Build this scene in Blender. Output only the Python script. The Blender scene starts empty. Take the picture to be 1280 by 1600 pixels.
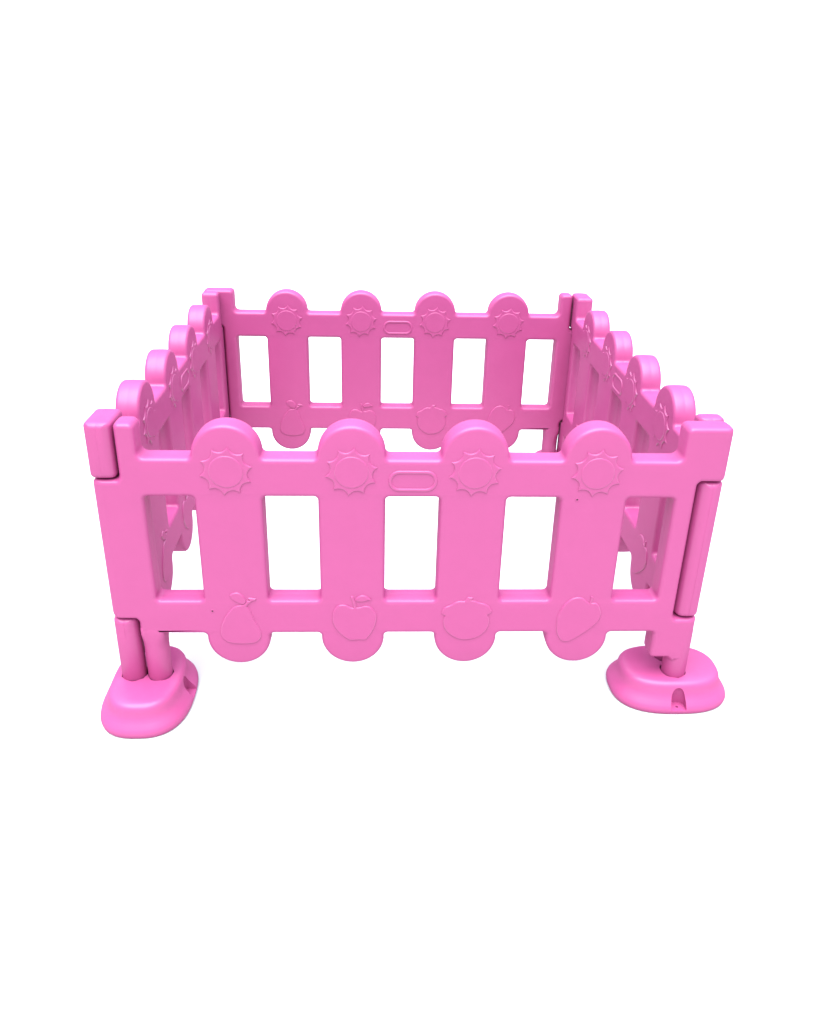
import bpy, bmesh, math, random
from mathutils import Vector, Matrix, geometry
from mathutils import noise as mnoise

scene = bpy.context.scene
PI = math.pi
GZ = 0.182                      # height of the ground in the measuring frame; everything is shifted down by it

# ------------------------------------------------------------------ camera
cam_d = bpy.data.cameras.new('camera')
cam = bpy.data.objects.new('camera', cam_d)
scene.collection.objects.link(cam)
scene.camera = cam
cp, sp = math.cos(-0.42829), math.sin(-0.42829)
cy, sy = math.cos(0.04756), math.sin(0.04756)
fwd = Vector((sy*cp, cy*cp, sp)); rgt = Vector((cy, -sy, 0)); dwn = fwd.cross(rgt)
cr, sr = math.cos(-0.02481), math.sin(-0.02481)
r2 = cr*rgt + sr*dwn; d2 = -sr*rgt + cr*dwn
M = Matrix((r2, -d2, -fwd)).transposed().to_4x4()
M.translation = (0.44089, -1.15896, 1.15848 - GZ)
cam.matrix_world = M
cam_d.sensor_fit = 'HORIZONTAL'
cam_d.sensor_width = 36.0
cam_d.lens = 36.0*1278.29/1280
cam_d.shift_x = (640 - 642.21)/1280
cam_d.shift_y = (744.89 - 800)/1280
cam_d.clip_start = 0.02
cam_d.clip_end = 3000

# ------------------------------------------------------------------ world, sun, exposure
SUN_EL, SUN_AZ = math.radians(71), math.radians(-105)      # azimuth of the sun measured from +X, in front and a little left
WORLD_S = 2.5
world = bpy.data.worlds.new('World')
scene.world = world
world.use_nodes = True
wn = world.node_tree.nodes; wl = world.node_tree.links
bg = wn['Background']
# overcast sky: brightest and bluest overhead, weaker towards the horizon
tcw = wn.new('ShaderNodeTexCoord'); sxyz = wn.new('ShaderNodeSeparateXYZ'); ramp = wn.new('ShaderNodeValToRGB')
wl.new(tcw.outputs['Generated'], sxyz.inputs[0]); wl.new(sxyz.outputs['Z'], ramp.inputs[0])
ramp.color_ramp.elements[0].position = 0.0; ramp.color_ramp.elements[0].color = (0.12, 0.13, 0.15, 1)
em = ramp.color_ramp.elements.new(0.6); em.color = (0.42, 0.48, 0.58, 1)
ramp.color_ramp.elements[-1].position = 1.0; ramp.color_ramp.elements[-1].color = (0.95, 1.15, 1.45, 1)
wl.new(ramp.outputs[0], bg.inputs[0])
bg.inputs[1].default_value = WORLD_S

sl = bpy.data.lights.new('sun', 'SUN')
sl.energy = 4.6
sl.angle = math.radians(60)
sl.color = (1.0, 0.98, 0.96)
so = bpy.data.objects.new('sun', sl)
scene.collection.objects.link(so)
sd = Vector((math.cos(SUN_EL)*math.cos(SUN_AZ), math.cos(SUN_EL)*math.sin(SUN_AZ), math.sin(SUN_EL)))
so.rotation_euler = sd.to_track_quat('Z', 'Y').to_euler()

scene.view_settings.view_transform = 'Standard'
scene.view_settings.look = 'None'
scene.view_settings.exposure = 0.65
scene.view_settings.gamma = 1.0
scene.view_settings.use_curve_mapping = False
scene.render.engine = 'CYCLES'
scene.cycles.max_bounces = 10
scene.cycles.diffuse_bounces = 6

# ------------------------------------------------------------------ materials
def plastic(name, col, rough=0.39, fine=0.03):
    m = bpy.data.materials.new(name); m.use_nodes = True
    nt = m.node_tree; n = nt.nodes; l = nt.links
    b = n['Principled BSDF']
    tc = n.new('ShaderNodeTexCoord')
    big = n.new('ShaderNodeTexNoise'); big.inputs['Scale'].default_value = 7; big.inputs['Detail'].default_value = 3
    small = n.new('ShaderNodeTexNoise'); small.inputs['Scale'].default_value = 260; small.inputs['Detail'].default_value = 4
    mot = n.new('ShaderNodeTexNoise'); mot.inputs['Scale'].default_value = 34; mot.inputs['Detail'].default_value = 5
    for t in (big, small, mot): l.new(tc.outputs['Object'], t.inputs['Vector'])
    # very slight uneven tint of the moulded plastic
    hs = n.new('ShaderNodeMixRGB'); hs.blend_type = 'MIX'
    hs.inputs[1].default_value = (*[c*0.965 for c in col], 1)
    hs.inputs[2].default_value = (*[min(1, c*1.03) for c in col], 1)
    l.new(mot.outputs['Fac'], hs.inputs[0])
    rr = n.new('ShaderNodeMapRange'); rr.inputs[3].default_value = rough - 0.06; rr.inputs[4].default_value = rough + 0.07
    l.new(mot.outputs['Fac'], rr.inputs[0])
    b1 = n.new('ShaderNodeBump'); b1.inputs['Strength'].default_value = 0.35; b1.inputs['Distance'].default_value = 0.004
    l.new(big.outputs['Fac'], b1.inputs['Height'])
    b2 = n.new('ShaderNodeBump'); b2.inputs['Strength'].default_value = fine; b2.inputs['Distance'].default_value = 0.0006
    l.new(small.outputs['Fac'], b2.inputs['Height']); l.new(b1.outputs[0], b2.inputs['Normal'])
    # satin polyethylene: mostly diffuse, with a soft and capped sheen towards grazing angles
    out = n['Material Output']
    df = n.new('ShaderNodeBsdfDiffuse'); gl = n.new('ShaderNodeBsdfGlossy'); mx = n.new('ShaderNodeMixShader')
    fr = n.new('ShaderNodeFresnel'); fr.inputs['IOR'].default_value = 1.48
    sc = n.new('ShaderNodeMath'); sc.operation = 'MULTIPLY_ADD'; sc.inputs[1].default_value = 0.06; sc.inputs[2].default_value = 0.029
    l.new(fr.outputs[0], sc.inputs[0]); l.new(sc.outputs[0], mx.inputs[0])
    l.new(hs.outputs[0], df.inputs['Color']); l.new(b2.outputs[0], df.inputs['Normal'])
    gl.inputs['Color'].default_value = (1, 1, 1, 1)
    l.new(rr.outputs[0], gl.inputs['Roughness']); l.new(b2.outputs[0], gl.inputs['Normal'])
    l.new(df.outputs[0], mx.inputs[1]); l.new(gl.outputs[0], mx.inputs[2]); l.new(mx.outputs[0], out.inputs['Surface'])
    n.remove(b)
    return m
PINK = plastic('pink_plastic', (0.350, 0.054, 0.166))
DARK = plastic('hole_shade', (0.06, 0.002, 0.02), 0.7)  # dark colour standing in for the shade inside the vent holes

fm = bpy.data.materials.new('white_floor'); fm.use_nodes = True
fb = fm.node_tree.nodes['Principled BSDF']
fb.inputs['Base Color'].default_value = (0.50, 0.49, 0.475, 1)
fb.inputs['Roughness'].default_value = 0.9
fb.inputs['Specular IOR Level'].default_value = 0.1

# ------------------------------------------------------------------ helpers
def link(o):
    scene.collection.objects.link(o); return o
def mesh_obj(name, me, parent=None, mat=PINK):
    o = bpy.data.objects.new(name, me)
    if mat and not me.materials: me.materials.append(mat)
    link(o)
    if parent: o.parent = parent
    return o
def smooth(me, ang=38):
    for p in me.polygons: p.use_smooth = True
    me.set_sharp_from_angle(angle=math.radians(ang))

def arc(cx, cz, r, a0, a1, n):
    return [(cx + r*math.cos(a0 + (a1-a0)*i/n), cz + r*math.sin(a0 + (a1-a0)*i/n)) for i in range(n+1)]
def fillet(pts, n=5):
    """pts: (x, z, r) corners or plain (x, z) points; rounds every corner that has r."""
    out = []; N = len(pts)
    for i, p in enumerate(pts):
        if len(p) == 2 or p[2] == 0: out.append((p[0], p[1])); continue
        P = Vector(p[:2]); A = Vector(pts[i-1][:2]) - P; B = Vector(pts[(i+1) % N][:2]) - P
        a = A.normalized(); b = B.normalized()
        th = a.angle(b)/2
        d = p[2]/math.tan(th)
        d = min(d, A.length*0.49, B.length*0.49); r = d*math.tan(th)
        c = P + (a+b).normalized()*(r/math.sin(th))
        s = P + a*d - c; e = P + b*d - c
        a0 = math.atan2(s.y, s.x); a1 = math.atan2(e.y, e.x)
        while a1 - a0 > PI: a1 -= 2*PI
        while a1 - a0 < -PI: a1 += 2*PI
        out += arc(c.x, c.y, r, a0, a1, n)
    return out
def area(poly):
    return 0.5*sum(poly[i-1][0]*poly[i][1] - poly[i][0]*poly[i-1][1] for i in range(len(poly)))
def clean(poly):
    out = []
    for p in poly:
        if not out or (Vector(p) - Vector(out[-1])).length > 2e-4: out.append(p)
    if (Vector(out[0]) - Vector(out[-1])).length < 2e-4: out.pop()
    return out
def inset(poly, d, sign=1):
    """offset a CCW polygon inwards by d (sign=-1: the polygon is a hole, material lies outside)."""
    N = len(poly); out = []
    for i in range(N):
        p0, p1, p2 = Vector(poly[i-1]), Vector(poly[i]), Vector(poly[(i+1) % N])
        t0 = (p1-p0).normalized(); t1 = (p2-p1).normalized()
        n0 = Vector((-t0.y, t0.x)); n1 = Vector((-t1.y, t1.x))
        nn = n0 + n1
        if nn.length < 1e-6: nn = n0.copy()
        nn.normalize()
        k = min(1/max(nn.dot(n0), 0.3), 1.8)
        q = p1 + nn*d*k*sign
        out.append((q.x, q.y))
    return out
def slab(outer, holes, prof_front, prof_back=None, y_of=lambda y: y):
    """rings of (inset, y) from the front face to the back face; front and back faces filled."""
    bm = bmesh.new()
    loops = [(clean(outer if area(outer) > 0 else outer[::-1]), 1)] + [(clean(h if area(h) > 0 else h[::-1]), -1) for h in holes]
    prof = prof_front
    front = []; back = []
    for poly, sg in loops:
        rings = []
        for d, y in prof:
            rings.append([bm.verts.new((q[0], y, q[1])) for q in inset(poly, d, sg)])
        N = len(poly)
        for a, b in zip(rings, rings[1:]):
            for i in range(N):
                j = (i+1) % N
                f = (a[i], a[j], b[j], b[i]) if sg == 1 else (a[j], a[i], b[i], b[j])
                bm.faces.new(f)
        front.append(rings[0]); back.append(rings[-1])
    for cap, flip in ((front, False), (back, True)):
        if cap is back and not prof_back: continue
        vl = [v for ring in cap for v in ring]
        tris = geometry.tessellate_polygon([[Vector((v.co.x, v.co.z, 0)) for v in ring] for ring in cap])
        for t in tris:
            a, b, c = (vl[i] for i in t)
            cr = (b.co-a.co).cross(c.co-a.co).y
            if abs(cr) < 1e-12: continue
            want = -1 if not flip else 1
            try: bm.faces.new((a, b, c) if cr*want > 0 else (a, c, b))
            except ValueError: pass
    return bm
# ------------------------------------------------------------------ floor
# a seamless white sweep: flat floor that curves up far behind the pen
secs = [(-8.0, 0.0), (6.0, 0.0)] + [(6.0 + 3.0*math.sin(a), 3.0 - 3.0*math.cos(a)) for a in [PI/2*k/16 for k in range(1, 17)]] + [(9.0, 7.0)]
bm = bmesh.new(); rows = [[bm.verts.new((x, y, z)) for x in (-12, 13)] for y, z in secs]
for p, q in zip(rows, rows[1:]): bm.faces.new((p[0], p[1], q[1], q[0]))
me = bpy.data.meshes.new('floor'); bm.to_mesh(me); bm.free(); smooth(me, 40)
fl = mesh_obj('floor', me, None, fm)
fl['kind'] = 'structure'

# ------------------------------------------------------------------ the moulded board of one panel
L, T, P, RL = 1.0, 0.0415, 0.193, 0.0535
XC = [0.5 + (i-1.5)*P for i in range(4)]
ZT, ZR, ZLC = 0.7125, 0.6565, 0.6585      # tab top, top edge of top rail, centre of the round picket heads
ZB, ZBC = 0.3340, 0.3250                  # lower edge of bottom rail, centre of the round picket feet
def lobe(cx, zc, zr, up, rho=0.007):
    s = 1 if up else -1
    dz = (zr + s*rho) - zc
    dx = math.sqrt((RL+rho)**2 - dz**2)
    # from the right side to the left side when up, left to right when down
    def side(sx):
        F = Vector((cx + sx*dx, zr + s*rho))
        a_line = math.atan2(-s, 0)
        v = Vector((cx, zc)) - F; a_c = math.atan2(v.y, v.x)
        d = a_c - a_line
        while d > PI: d -= 2*PI
        while d < -PI: d += 2*PI
        return arc(F.x, F.y, rho, a_line, a_line + d, 5)
    first, last = (side(1), side(-1)[::-1]) if up else (side(-1), side(1)[::-1])
    a0 = math.atan2(first[-1][1]-zc, first[-1][0]-cx); a1 = math.atan2(last[0][1]-zc, last[0][0]-cx)
    if up:
        while a1 < a0: a1 += 2*PI
    else:
        while a0 < 0: a0 += 2*PI
        while a1 < a0: a1 += 2*PI
    mid = arc(cx, zc, RL, a0, a1, 30)[1:-1]
    return first + mid + last
KT_L, KB_L = 0.6185, 0.3630
KT_R, KB_R = 0.6205, 0.3605
CL, CR = 0.0443, 0.9557       # where the core of each end starts beside the hinge barrels
path = []
# counter-clockwise, starting bottom left: along the bottom to the right
path += [(CL, ZB, 0.003)]
for c in XC: path += lobe(c, ZBC, ZB, False)
path += [(0.9235, ZB, 0.006), (0.9235, 0.2800, 0.008), (0.9560, 0.2800, 0.004), (0.9630, 0.2720, 0.004), (L, 0.2720, 0.008),
         (L, KB_R, 0.009), (CR, KB_R, 0.005), (CR, KT_R, 0.005), (L, KT_R, 0.010), (L, ZT, 0.010), (0.9235, ZT, 0.010), (0.9235, ZR, 0.010)]
for c in XC[::-1]: path += lobe(c, ZLC, ZR, True)
path += [(0.0770, ZR, 0.010), (0.0770, ZT, 0.010), (CL, ZT, 0.009), (CL, KT_L, 0.004), (0.0, KT_L, 0.011), (0.0, KB_L, 0.011), (CL, KB_L, 0.004)]
outer = fillet(path)
edges = [0.0800] + [x for c in XC for x in (c-RL, c+RL)] + [0.9200]
holes = [fillet([(a, 0.4000, 0.007), (b, 0.4000, 0.007), (b, 0.5915, 0.007), (a, 0.5915, 0.007)]) for a, b in zip(edges[::2], edges[1::2])]
B = 0.0068
fr = [(B*(1-math.sin(a)) + 0.0005, B*(1-math.cos(a))) for a in [PI/2*k/6 for k in range(7)]]
half = fr + [(0.0, T/2-0.0015), (0.00030, T/2)]
prof = half + [(d, T-y) for d, y in half[::-1][1:]]
bm = slab(outer, holes, prof, True)

def bisect(bm, co, no):
    bmesh.ops.bisect_plane(bm, geom=bm.verts[:]+bm.edges[:]+bm.faces[:], dist=1e-6, plane_co=co, plane_no=no, clear_inner=False, clear_outer=False)
EC = 0.0002
cuts = [0.0785] + [x for c in XC for x in (c-RL-EC, c+RL+EC)] + [0.9215]
R_END = T/2
for x in cuts: bisect(bm, (x, 0, 0), (1, 0, 0))
for k in range(1, 9):
    s = math.sin(PI/2*k/9)
    bisect(bm, (R_END*(1-s), 0, 0), (1, 0, 0)); bisect(bm, (L-R_END*(1-s), 0, 0), (1, 0, 0))
for k in range(1, 5):
    s = math.sin(PI/2*k/5)
    bisect(bm, (L-0.0145*(1-s), 0, 0), (1, 0, 0))
bisect(bm, (L-R_END, 0, 0), (1, 0, 0)); bisect(bm, (R_END, 0, 0), (1, 0, 0))
R_C = 0.0105
for k in range(0, 8):
    s = math.sin(PI/2*k/8)
    bisect(bm, (CL + R_C*(1-s), 0, 0), (1, 0, 0)); bisect(bm, (CR - R_C*(1-s), 0, 0), (1, 0, 0))
for z0, sg in ((KT_L, 1), (KB_L, -1), (KT_R, -1), (KB_R, 1)):
    for k in range(4): bisect(bm, (0, 0, z0 + sg*0.003*k), (0, 0, 1))
def sstep(t):
    t = min(max(t, 0), 1); return t*t*(3-2*t)
# the knuckles end in a round (hinge barrel) seen from above
def barrel(v, xe, sgn, R, w=1.0):
    s = min(max((R - sgn*(xe - v.co.x))/R, 0), 0.985)
    if s <= 0: return
    f = (T/2 - R + R*math.sqrt(1-s*s))/(T/2)
    f = 1 - (1-max(f, 0.05))*w
    v.co.y = T/2 + (v.co.y - T/2)*f
for v in bm.verts:
    if v.co.x < 0.03: barrel(v, 0.0, -1, R_END)
    elif v.co.x > L-0.03:
        if v.co.z > 0.55: barrel(v, L, 1, 0.0145)
        elif v.co.z < 0.45: barrel(v, L, 1, R_END)
    if CL-0.001 < v.co.x < CL+R_C+0.001:
        w = max(sstep((v.co.z-KT_L)/0.009), sstep((KB_L-v.co.z)/0.009))
        if w > 0: barrel(v, CL, -1, R_C, w)
    elif CR-R_C-0.001 < v.co.x < CR+0.001:
        w = min(sstep((KT_R-v.co.z)/0.009), sstep((v.co.z-KB_R)/0.009))
        if w > 0: barrel(v, CR, 1, R_C, w)
bmesh.ops.recalc_face_normals(bm, faces=bm.faces[:])
full = bpy.data.meshes.new('board'); bm.to_mesh(full); bm.free()
smooth(full, 32)
cn = [Vector(c.vector) for c in full.corner_normals]

def part_of(c):
    for i, x in enumerate(XC):
        if abs(c.x-x) < RL+EC: return 'picket%d' % i
    if c.x < 0.0785: return 'postL'
    if c.x > 0.9215: return 'postR'
    return 'top_rail' if c.z > 0.5 else 'bottom_rail'
groups = {}
for p in full.polygons: groups.setdefault(part_of(p.center), []).append(p)
PART = {}
for key, polys in groups.items():
    idx = {}; co = []; fs = []; nl = []
    for p in polys:
        f = []
        for li in p.loop_indices:
            vi = full.loops[li].vertex_index
            if vi not in idx:
                idx[vi] = len(co); c = full.vertices[vi].co; co.append((c.x, c.y, c.z-GZ))
            f.append(idx[vi]); nl.append(cn[li])
        fs.append(f)
    m = bpy.data.meshes.new(key); m.from_pydata(co, [], fs)
    for p in m.polygons: p.use_smooth = True
    m.normals_split_custom_set(nl)
    m.materials.append(PINK)
    PART[key] = m

# ------------------------------------------------------------------ pins that stand in the feet
def lathe(profile, n=40, cx=0.0, cyy=0.0):
    bm = bmesh.new(); rings = []
    for r, z in profile:
        rings.append([bm.verts.new((cx + r*math.cos(2*PI*i/n), cyy + r*math.sin(2*PI*i/n), z)) for i in range(n)])
    for a, b in zip(rings, rings[1:]):
        for i in range(n): bm.faces.new((a[i], a[(i+1) % n], b[(i+1) % n], b[i]))
    bm.faces.new(rings[-1]); bm.faces.new(rings[0][::-1])
    return bm
def pin_mesh(x, ztop):
    r = T/2 + 0.00015
    b = lathe([(r-0.0015, 0.030), (r, 0.034), (r, ztop-GZ-0.040), (r-0.0003, ztop-GZ-0.022), (r-0.0012, ztop-GZ-0.006), (r-0.006, ztop-GZ)], 48, x, T/2)
    m = bpy.data.meshes.new('pin'); b.to_mesh(m); b.free(); smooth(m, 50); m.materials.append(PINK); return m
def socket_mesh(x):
    # the pin grows out of the flat post: squarish section at the top, round further down
    b = bmesh.new(); rings = []; r = T/2
    for z, n, g in [(0.030, 2, -0.0014), (0.034, 2, 0), (0.100, 2, 0), (0.110, 2.1, 0)] + [(0.110+0.004*k, 2.1+0.0035*k**3, 0) for k in range(1, 11)] + [(0.158, 5.6, 0.0), (0.163, 5.6, -0.0006), (0.166, 5.6, -0.003)]:
        ring = []
        for i in range(72):
            t = 2*PI*i/72; c, s = math.cos(t), math.sin(t)
            ring.append(b.verts.new((x + (r-0.0003+g)*math.copysign(abs(c)**(2/n), c), T/2 + (r+0.0002+g)*math.copysign(abs(s)**(2/n), s), z)))
        rings.append(ring)
    for p, q in zip(rings, rings[1:]):
        for i in range(72): b.faces.new((p[i], p[(i+1) % 72], q[(i+1) % 72], q[i]))
    b.faces.new(rings[-1]); b.faces.new(rings[0][::-1])
    m = bpy.data.meshes.new('pin'); b.to_mesh(m); b.free(); smooth(m, 60); m.materials.append(PINK); return m
PIN_L = socket_mesh(0.0655)
PIN_R = pin_mesh(L-T/2, 0.3520)

# ------------------------------------------------------------------ raised emblems
def catmull(pts, n=4, sharp=58):
    out = []; N = len(pts)
    for i in range(N):
        p0, p1, p2, p3 = (Vector(pts[(i+k) % N]) for k in (-1, 0, 1, 2))
        def corner(a, b, c):
            return math.degrees((b-a).angle(c-b)) > sharp
        t1 = Vector((0, 0)) if corner(p0, p1, p2) else (p2-p0)/2
        t2 = Vector((0, 0)) if corner(p1, p2, p3) else (p3-p1)/2
        for k in range(n):
            t = k/n
            q = p1*(2*t**3-3*t*t+1) + t1*(t**3-2*t*t+t) + p2*(-2*t**3+3*t*t) + t2*(t**3-t*t)
            out.append((q.x, q.y))
    return out
def plate_bm(polys):
    """polys: list of (outer, [holes], height above face, base height). Built on the y=0 face looking to -y."""
    tot = bmesh.new()
    for o, hs, h0, h1 in polys:
        hh = h1-h0
        pr = [(0.0018, -h1), (0.0012, -h1+hh*0.10), (0.0006, -h1+hh*0.40), (0.0, -h0+0.0001)]
        b = slab(o, hs, pr, None)
        m = bpy.data.meshes.new('t'); b.to_mesh(m); b.free()
        tot.from_mesh(m); bpy.data.meshes.remove(m)
    return tot
EH = 0.0022
def sun_polys():
    tips = []; a0 = PI/2 - math.radians(7)
    R, r = 0.0418, 0.0330
    pts = []
    for k in range(10):
        a = a0 + 2*PI*k/10; b = a + 2*PI/10
        A = Vector((math.cos(a), math.sin(a)))*R; Bv = Vector((math.cos(b), math.sin(b)))*R
        Mv = Vector((math.cos((a+b)/2), math.sin((a+b)/2)))*r
        for i in range(8):
            t = i/8
            q = A*(1-t)**2 + (Mv*2-(A+Bv)/2)*2*t*(1-t) + Bv*t*t
            pts.append((q.x, q.y))
    c = arc(0, 0, 0.0268, 0, 2*PI*63/64, 63)
    return [(pts, [], 0.0, EH), (c, [], EH, EH+0.0011)]
def ring_polys():
    def stad(w, h):
        r = h*0.98
        return fillet([(-w, -h, r), (w, -h, r), (w, h, r), (-w, h, r)], 10)
    return [(stad(0.0385, 0.0180), [stad(0.0328, 0.0126)], 0.0, 0.0020)]
PEAR = [[(-0.0291, 0.0173), (-0.0264, 0.03), (-0.0201, 0.044), (-0.0124, 0.0551), (-0.0049, 0.0634), (0.0022, 0.0669), (0.0098, 0.0681), (0.015, 0.0717), (0.0178, 0.0758), (0.023, 0.0769), (0.0192, 0.0799), (0.0216, 0.0823), (0.0296, 0.081), (0.0333, 0.0804), (0.0334, 0.0768), (0.0276, 0.0752), (0.0215, 0.0703), (0.0172, 0.0655), (0.022, 0.0585), (0.0253, 0.0467), (0.0294, 0.0355), (0.0346, 0.0241), (0.0383, 0.0128), (0.0382, 0.0042), (0.0343, -0.003), (0.0269, -0.008), (0.0138, -0.0101), (-0.0027, -0.01), (-0.0156, -0.0078), (-0.0246, -0.002), (-0.0293, 0.0059)], [(-0.0102, 0.0868), (-0.0042, 0.0912), (0.0039, 0.0919), (0.0105, 0.0881), (0.0147, 0.0824), (0.0169, 0.0758), (0.0155, 0.0717), (0.0114, 0.0692), (0.0037, 0.0717), (-0.0035, 0.0765), (-0.0081, 0.0816)]]
APPLE = [[(-0.0343, 0.0435), (-0.0323, 0.0547), (-0.0263, 0.0644), (-0.0193, 0.0679), (-0.0111, 0.0672), (-0.0042, 0.0633), (0.0014, 0.0619), (0.0001, 0.0713), (-0.0032, 0.0823), (-0.0017, 0.0854), (0.0016, 0.084), (0.0035, 0.0782), (0.0058, 0.0713), (0.007, 0.0627), (0.0134, 0.0632), (0.0204, 0.0657), (0.0298, 0.0636), (0.0368, 0.0559), (0.0404, 0.0461), (0.0405, 0.0376), (0.0382, 0.0263), (0.0323, 0.012), (0.0263, 0.002), (0.0204, -0.0031), (0.0108, -0.0023), (0.0012, -0.0037), (-0.0059, -0.0029), (-0.0142, 0.0029), (-0.0236, 0.0122), (-0.0305, 0.0237), (-0.0339, 0.0336)], [(0.0041, 0.0779), (0.0076, 0.0827), (0.0146, 0.0864), (0.0216, 0.0857), (0.0274, 0.0809), (0.0319, 0.0784), (0.0263, 0.0765), (0.0181, 0.074), (0.0105, 0.0738), (0.0055, 0.0752)]]
ACORN = [[(-0.0367, 0.0458), (-0.0395, 0.0401), (-0.0397, 0.0316), (-0.0369, 0.0202), (-0.0299, 0.0101), (-0.0199, 0.0021), (-0.0089, -0.0023), (0.0032, -0.0028), (0.0152, -0.0002), (0.0257, 0.0055), (0.0348, 0.0156), (0.0388, 0.0271), (0.0394, 0.0371), (0.0354, 0.0473), (0.0398, 0.0502), (0.0429, 0.054), (0.0404, 0.0597), (0.0365, 0.0646), (0.0291, 0.0695), (0.0207, 0.0716), (0.0134, 0.0748), (0.0062, 0.0765), (0.0095, 0.0824), (0.0, 0.0827), (-0.0027, 0.0786), (-0.0055, 0.0748), (-0.0137, 0.0751), (-0.0207, 0.0724), (-0.0287, 0.0668), (-0.0368, 0.0633), (-0.0413, 0.0578), (-0.0431, 0.0493)]]
MANGO = [[(-0.0381, 0.0281), (-0.0377, 0.0424), (-0.0346, 0.0538), (-0.0287, 0.0664), (-0.0213, 0.0755), (-0.0124, 0.0811), (-0.0029, 0.082), (0.0046, 0.0789), (0.0097, 0.0736), (0.0141, 0.0705), (0.0151, 0.0775), (0.0151, 0.0842), (0.0194, 0.0828), (0.0199, 0.0761), (0.0186, 0.0708), (0.0247, 0.0705), (0.0311, 0.0663), (0.0353, 0.0564), (0.0372, 0.0507), (0.0364, 0.0422), (0.0318, 0.0308), (0.0232, 0.0207), (0.0133, 0.0113), (0.0021, 0.0027), (-0.0092, -0.0053), (-0.0187, -0.0082), (-0.0263, -0.006), (-0.0333, 0.0035), (-0.0371, 0.0152)]]
def emb_mesh(name, polys, cx, cz, back):
    b = plate_bm(polys)
    for v in b.verts:
        v.co.x += cx; v.co.z += cz - GZ
        if back: v.co.x = L - v.co.x; v.co.y = T - v.co.y
    m = bpy.data.meshes.new(name); b.to_mesh(m); b.free(); smooth(m, 60); m.materials.append(PINK)
    return m
def fp(polys): return [(catmull(p), [], 0.0, EH) for p in polys]
SUNC = 0.6362
FR = [('pear_emblem', fp(PEAR)), ('apple_emblem', fp(APPLE)), ('acorn_emblem', fp(ACORN)), ('mango_emblem', fp(MANGO))]
EMB = {i: [] for i in range(4)}
for i in range(4):
    for back in (False, True):
        k = 3-i if back else i
        EMB[k].append(('sun_emblem', emb_mesh('sun_emblem', sun_polys(), XC[i], SUNC, back)))
        EMB[k].append((FR[i][0], emb_mesh(FR[i][0], FR[i][1], XC[i], 0.3250, back)))
PLATE = [emb_mesh('oval_emblem', ring_polys(), 0.4995, 0.6212, b) for b in (False, True)]

pen = link(bpy.data.objects.new('play_fence', None))
pen.location = (0.5, 0.5, 0)
pen['label'] = 'square pink plastic picket play fence with rounded feet, standing on white'
pen['category'] = 'play fence'
frame = bpy.data.meshes.new('fence_panel')
fb_ = bmesh.new()
nl = []
for k in ('postL', 'bottom_rail', 'top_rail', 'postR'): fb_.from_mesh(PART[k])
for k in ('postL', 'bottom_rail', 'top_rail', 'postR'): nl += [Vector(c.vector) for c in PART[k].corner_normals]
fb_.to_mesh(frame); fb_.free()
for p in frame.polygons: p.use_smooth = True
frame.normals_split_custom_set(nl)
if not frame.materials: frame.materials.append(PINK)
def make_panel():
    root = mesh_obj('fence_panel', frame, pen)
    for i in range(4):
        mesh_obj('picket', PART['picket%d' % i], root)
    for i in range(4):
        for nm, m in EMB[i]: mesh_obj(nm, m, root)
    for m in PLATE: mesh_obj('oval_emblem', m, root)
    mesh_obj('pin', PIN_L, root); mesh_obj('pin', PIN_R, root)
    return root
def copy_panel(src):
    r = link(src.copy()); r.parent = pen
    for ch in list(src.children):
        c = link(ch.copy()); c.parent = r
    return r
front = make_panel()
front.location = (-0.5, -0.5, 0)
specs = [((1.0, 0, 0), PI/2+0.0010), ((1.0, 1.0, 0), PI), ((-0.0010, 1.0, 0), 1.5*PI+0.0010)]
for loc, rz in specs:
    o = copy_panel(front); o.location = (loc[0]-0.5, loc[1]-0.5, 0); o.rotation_euler = (0, 0, rz)
    if abs(rz-PI) < 1e-6: o.scale = (1.004, 1, 1)

# two tiny vent holes moulded in the front panel only, the shade inside painted as a flat dark disc
def vent(x, z, parent):
    n = 20
    m = bpy.data.meshes.new('vent_hole'); b = bmesh.new()
    pr = [(0.0034, 0.0000), (0.0030, -0.0004), (0.0023, -0.0005), (0.0016, 0.0)]
    rings = [[b.verts.new((x + r*math.cos(2*PI*i/n), y-0.0001, z - GZ + r*math.sin(2*PI*i/n))) for i in range(n)] for r, y in pr]
    for a, c in zip(rings, rings[1:]):
        for i in range(n): b.faces.new((a[i], a[(i+1) % n], c[(i+1) % n], c[i]))
    f = b.faces.new(rings[-1]); f.material_index = 1
    b.to_mesh(m); b.free(); smooth(m, 60); m.materials.append(PINK); m.materials.append(DARK)
    mesh_obj('vent_hole', m, parent)
vent(0.1702, 0.3803, front); vent(0.7620, 0.5898, front)

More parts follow.
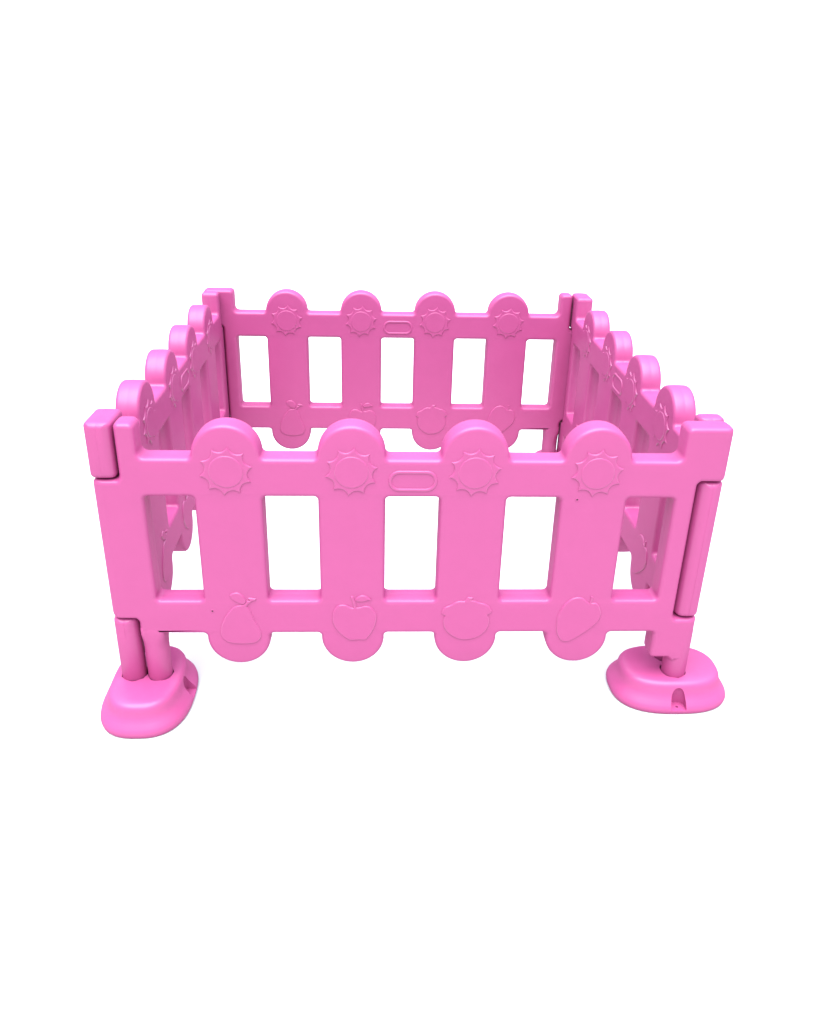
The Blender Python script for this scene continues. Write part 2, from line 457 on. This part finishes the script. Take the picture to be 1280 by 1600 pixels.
# ------------------------------------------------------------------ feet
def superell(a, b, n, N):
    out = []
    for i in range(N):
        t = 2*PI*i/N; c, s = math.cos(t), math.sin(t)
        out.append((a*math.copysign(abs(c)**(2/n), c), b*math.copysign(abs(s)**(2/n), s)))
    return out
def foot_mesh(px=((0.0, -0.022), (0.0, 0.022))):
    A, Bb, N = 0.1060, 0.0780, 128
    pf = [(0.0050, 0.0), (0.0028, 0.0008), (0.0010, 0.0034), (0.0, 0.0085), (0.0012, 0.0135), (0.0040, 0.0180), (0.0080, 0.0235), (0.0122, 0.0295),
          (0.0148, 0.0355), (0.0162, 0.0415), (0.0173, 0.0465), (0.0192, 0.0505), (0.0225, 0.0534), (0.0270, 0.0550), (0.036, 0.0555), (0.046, 0.0556)]
    b = bmesh.new(); rings = []
    for d, z in pf:
        rings.append([b.verts.new((x, y, z)) for x, y in superell(A-d, Bb-d, 2.6, N)])
    for p, q in zip(rings, rings[1:]):
        for i in range(N): b.faces.new((p[i], p[(i+1) % N], q[(i+1) % N], q[i]))
    b.faces.new(rings[-1]); b.faces.new(rings[0][::-1])
    bmesh.ops.recalc_face_normals(b, faces=b.faces[:])
    me = bpy.data.meshes.new('foot'); b.to_mesh(me); b.free()
    cut = []
    # jagged hole the two pins pass through
    rnd = random.Random(4)
    for (hx, hy) in px:
        b = bmesh.new(); rr = []
        jag = [0.0215 + rnd.choice((0.0, 0.0004, 0.0012, 0.0018)) for _ in range(22)]
        for z in (0.020, 0.08):
            rr.append([b.verts.new((hx + jag[i]*math.cos(2*PI*i/22), hy + jag[i]*math.sin(2*PI*i/22), z)) for i in range(22)])
        for i in range(22): b.faces.new((rr[0][i], rr[0][(i+1) % 22], rr[1][(i+1) % 22], rr[1][i]))
        b.faces.new(rr[1]); b.faces.new(rr[0][::-1])
        cut.append(b)
    for s in (-1,):         # a scooped notch with a screw hole in one long side
        b = bmesh.new(); rr = []
        for z, w in ((0.0095, 0.0138), (0.020, 0.0134), (0.028, 0.0125), (0.034, 0.0112), (0.039, 0.0095), (0.043, 0.0072), (0.0455, 0.0045), (0.0465, 0.002)):
            K = 16
            ring = [b.verts.new((w*math.cos(PI*i/K), s*(0.0625 + 0.0 - 0.62*w*math.sin(PI*i/K) + (0.0155-w)*0.0), z)) for i in range(K+1)]
            ring += [b.verts.new((-w, s*0.12, z)), b.verts.new((w, s*0.12, z))]
            rr.append(ring)
        n = len(rr[0])
        for p, q in zip(rr, rr[1:]):
            for i in range(n): b.faces.new((p[i], p[(i+1) % n], q[(i+1) % n], q[i]))
        b.faces.new(rr[-1]); b.faces.new(rr[0][::-1])
        cut.append(b)
        cut.append(lathe([(0.0024, 0.003), (0.0024, 0.02)], 14, 0, s*0.0665))
    base = bpy.data.objects.new('tmpfoot', me); link(base); tmp = []
    for b in cut:
        bmesh.ops.recalc_face_normals(b, faces=b.faces[:])
        m = bpy.data.meshes.new('c'); b.to_mesh(m); b.free()
        c = link(bpy.data.objects.new('c', m)); tmp.append(c)
        md = base.modifiers.new('b', 'BOOLEAN'); md.operation = 'DIFFERENCE'; md.solver = 'EXACT'; md.object = c
    dg = bpy.context.evaluated_depsgraph_get(); dg.update()
    out = bpy.data.meshes.new_from_object(base.evaluated_get(dg))
    for o in tmp + [base]:
        m = o.data; bpy.data.objects.remove(o); bpy.data.meshes.remove(m)
    out.name = 'foot_base'
    smooth(out, 42); out.materials.clear(); out.materials.append(PINK)
    return out
FOOT = foot_mesh()
feet = [((0.979, 0.0435), 0.0), ((0.0435, 0.021), PI/2), ((0.9565, 0.979), PI/2), ((0.0210, 0.9565), 0.0)]
for (fx, fy), rz in feet:
    o = mesh_obj('foot', FOOT, pen)
    o.location = (fx-0.5, fy-0.5, 0); o.rotation_euler = (0, 0, rz)
